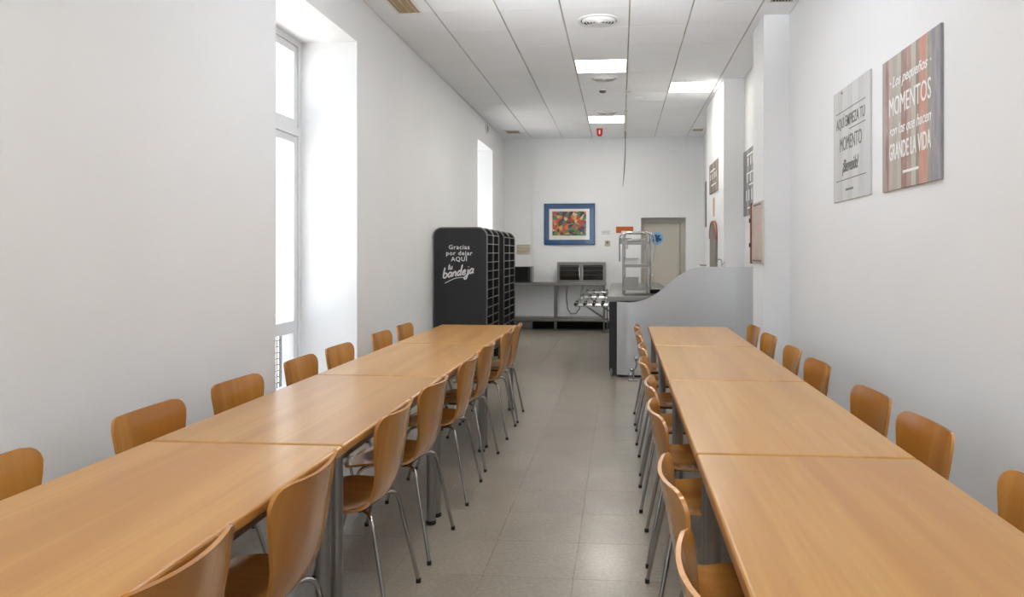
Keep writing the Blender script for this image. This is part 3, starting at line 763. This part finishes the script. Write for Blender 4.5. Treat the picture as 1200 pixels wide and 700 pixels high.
obj('print', bx(-.322, .316, .006, .0088, -.214, .240), patch_mat(), t)
obj('glass', bx(-.464, .464, .002, .0035, -.374, .374), M['glass'], t)
def flat(name, x0, x1, z0, z1, y_, th, mat, label, cat):
    o = obj(name, bx(x0, x1, y_-th, y_, z0, z1, .002, 1), M[mat]); return tag(o, label, cat)
flat('notice', -1.965, -1.71, 1.40, 1.585, YB+.03, .012, 'pale_note', 'yellowed paper notice left of the picture above the microwave', 'notice')
q = thing('orange_sign', 'orange sign on the back wall above the arched stand', 'sign', (.08, YB, 1.86))
obj('board', bx(-.16, .16, -.012, 0, -.06, .06, .002, 1), M['orange'], q); obj('white_band', bx(-.06, .05, -.0135, -.0121, -.06, -.02), M['paper'], q)
q = thing('small_notice', 'faint white notice with small print between picture and orange sign', 'notice', (-.27, YB, 1.81))
obj('sheet', bx(-.115, .115, -.004, 0, -.05, .05), M['wall'], q)
for z, wd in ((.025, .17), (0, .14), (-.025, .17)): obj('text_line', bx(-wd/2, wd/2, -.0048, -.0041, z-.003, z+.003), M['dark_ink'], q)
q = thing('wall_switch', 'beige wall switch below the small white notice', 'switch', (-.24, YB, 1.605))
obj('plate', bx(-.05, .05, -.012, 0, -.055, .055, .003, 1), M['pale_note'], q); obj('rocker', bx(-.02, .015, -.018, -.0121, -.0, .035, .002, 1), M['cable_grey'], q)
flat('junction_box', .87, 1.17, 3.325, 3.52, YB, .03, 'wall', 'square white cover box high on the back wall above the door', 'junction box')
q = thing('door_sticker', 'round blue sign with dark blue paw-like blots on the far door', 'sign', (.69, YB+.188, 1.70))
bm = nb(); lathe(bm, [(.122, 0), (.122, .004), (.118, .006)], 32)
bmesh.ops.rotate(bm, verts=bm.verts, matrix=Matrix.Rotation(PI/2, 3, 'X')); obj('disc', bm, pm('light_blue_print', (120, 176, 218), .4), q)
for x, z, r in ((0, -.005, .045), (-.05, -.035, .028), (.055, -.02, .03), (-.02, .05, .026), (.035, .045, .024), (.01, -.055, .02)):
    bm = lathe(nb(), [(r, .0062+.0001*int(r*1000)), (r, .0075+.0001*int(r*1000))], 16); bmesh.ops.rotate(bm, verts=bm.verts, matrix=Matrix.Rotation(PI/2, 3, 'X'))
    bmesh.ops.translate(bm, verts=bm.verts, vec=(x, 0, z)); obj('blot', bm, pm('dark_blue_print', (28, 70, 128), .4), q)

# posters on the right wall: local x to the reader's right, facing -y, turned to face the room
RZ = -PI/2
plank_grey = stripes('pale_grey_plank_print', [(0, (206, 206, 205)), (.13, (198, 199, 198)), (.27, (208, 208, 206)), (.42, (200, 201, 201)), (.55, (210, 210, 208)), (.7, (199, 200, 200)), (.85, (206, 206, 205))], span=.77, wear=(216, 216, 214))
plank_mix = stripes('coloured_plank_print', [(0, (172, 156, 152)), (.07, (150, 126, 120)), (.13, (192, 174, 168)), (.20, (176, 174, 166)), (.29, (190, 187, 176)), (.36, (158, 126, 118)), (.46, (176, 150, 142)), (.54, (194, 192, 182)),
    (.62, (150, 140, 132)), (.67, (202, 150, 134)), (.80, (160, 158, 142)), (.86, (150, 148, 156))], span=.78, wear=(200, 190, 182), amt=.6)
t = thing('wall_poster', 'pale grey poster with dark lettering, farther of the two big wall posters', 'poster', (XR, 5.02, 2.165), RZ)
obj('board', bx(-.385, .385, -.012, 0, -.385, .382, .001, 1), plank_grey, t)
lettering('AQUÍ EMPIEZA TU', .105, -.01, .145, -.0128, M['dark_ink'], t, bold=.0006, width=.60)
lettering('MOMENTO', .135, .0, -.005, -.0128, M['dark_ink'], t, width=.46)
lettering('¡Bienvenido!', .12, -.01, -.155, -.0128, M['dark_ink'], t, bold=.002, shear=.4, width=.34)
obj('small_print', bx(-.10, .06, -.0132, -.0122, -.322, -.308), M['dark_ink'], t)
for x0, x1, z in ((-.32, .30, .225), (-.02, .30, .085), (-.32, .31, -.245)): obj('rule', bx(x0, x1, -.0132, -.0122, z-.003, z+.003), M['dark_ink'], t)
obj('nail', bx(-.195, -.175, -.016, -.0121, .35, .362), M['dark_ink'], t)
t = thing('wall_poster', 'coloured plank poster with white lettering, nearest the camera on the right wall', 'poster', (XR, 4.027, 2.145), RZ)
obj('board', bx(-.39, .39, -.014, 0, -.372, .372, .001, 1), plank_mix, t)
lettering('· Los pequeños ·', .085, .0, .225, -.0148, M['white_ink'], t, bold=.001, shear=.35, width=.55)
lettering('MOMENTOS', .15, 0, .085, -.0148, M['white_ink'], t, width=.56)
lettering('son los que hacen', .085, 0, -.045, -.0148, M['white_ink'], t, bold=.001, shear=.35, width=.56)
lettering('GRANDE LA VIDA', .13, 0, -.165, -.0148, M['white_ink'], t, bold=.0016, width=.56)
obj('small_print', bx(-.08, .13, -.0152, -.0142, -.293, -.279), M['white_ink'], t)
# recess poster
grey_slat = stripes('dark_grey_plank_print', [(0, (120, 120, 124)), (.18, (150, 150, 152)), (.34, (98, 98, 102)), (.5, (140, 140, 142)), (.68, (104, 104, 108)), (.84, (146, 146, 148))], span=.80, wear=(190, 190, 190))
t = thing('wall_poster', 'tall grey plank poster with worn white strokes between the two pillars', 'poster', (XR, 8.75, 2.26), RZ)
obj('board', bx(-.50, .40, -.014, 0, -.385, .40, .001, 1), grey_slat, t)
def marks(rows_, th):                      # broad white strokes too worn to read
    for z, h_, xs_ in rows_:
        for a, b in xs_: obj('painted_stroke', bx(a, b, -.0152, -.0142, z-h_/2, z+h_/2), M['white_ink'], t)
marks(((.33, .02, ((-.25, .2),)), (.25, .10, ((-.2, -.15), (-.02, .03), (.14, .19))), (.11, .018, ((-.28, .26),)), (.05, .09, ((-.26, -.21), (-.05, 0), (.2, .25))), (-.03, .018, ((-.1, .28),)),
       (-.15, .13, ((-.3, -.25), (-.14, -.09), (.05, .1), (.24, .29))), (-.30, .02, ((-.2, .2),))), 0)
brown_slat = stripes('brown_plank_print', [(0, (140, 126, 118)), (.2, (112, 100, 94)), (.4, (150, 138, 130)), (.6, (118, 106, 100)), (.8, (140, 128, 120))], span=.9, wear=(190, 184, 178))
t = thing('wall_poster', 'brown-grey plank poster on the far pillar above the arched panel', 'poster', (1.28, 10.22, 2.46), RZ)
obj('board', bx(-.44, .44, -.014, 0, -.205, .205, .001, 1), brown_slat, t)
marks(((.10, .02, ((-.3, .2),)), (.02, .08, ((-.3, -.25), (-.1, -.05), (.12, .17), (.28, .33))), (-.10, .02, ((-.2, .3),))), 0)
t = thing('wall_poster', 'narrow-looking grey poster in the far right wall recess', 'poster', (XR, 13.15, 2.30), RZ)
obj('board', bx(-.28, .28, -.014, 0, -.41, .40, .001, 1), grey_slat, t)
t = thing('arched_panel', 'tall narrow grey panel with rust-red arched top on the far pillar', 'panel', (1.28, 10.18, 0), RZ)
obj('board', prism(nb(), round_rect(-.31, .31, 1.10, 1.84, .22), -.03, 0), pm('grey_brown_mirror', (128, 116, 110), .35), t)
obj('arch_band', tube(nb(), [(x, -.02, z) for x, z in round_rect(-.31, .31, 1.60, 1.845, .22)][1:], .02, 8), M['brown'], t, True)
t = thing('thermometer', 'small orange strip on the far pillar above the arched panel', 'sign', (1.28, 10.2, 2.05), RZ)
obj('board', bx(-.07, .07, -.01, 0, -.13, .13, .002, 1), M['plastic_white'], t); obj('column', bx(-.03, .03, -.013, -.0101, -.12, .12), M['orange'], t)
t = thing('notice_case', 'pink glazed notice case with dark frame on the near pillar', 'notice case', (1.30, 7.13, 1.62), RZ)
obj('case', bx(-.20, .32, -.016, 0, -.295, .285, .003, 1), M['plastic_white'], t); obj('hinged_edge', bx(-.25, -.205, -.030, 0, -.30, .29, .003, 1), M['brown'], t); obj('front', bx(-.215, .315, -.020, -.0165, -.285, .275), M['pink'], t)
obj('top_strip', bx(-.10, .25, -.023, -.0202, .250, .262), M['cable_grey'], t); obj('bottom_strip', bx(-.15, .28, -.023, -.0202, -.275, -.262), M['cable_grey'], t)
for z in (-.12, .12): obj('hinge', bx(-.242, -.212, -.040, -.0305, z-.02, z+.02), M['rubber'], t)
t = thing('wall_shelf', 'small grey ledge on the right wall beyond the far pillar', 'shelf', (XR, 12.9, 1.20), RZ)
obj('shelf', bx(-.30, .35, -.13, 0, 0, .02), M['leg_steel'], t); obj('bracket', bx(-.2, .2, -.02, 0, -.04, 0), M['leg_steel'], t)
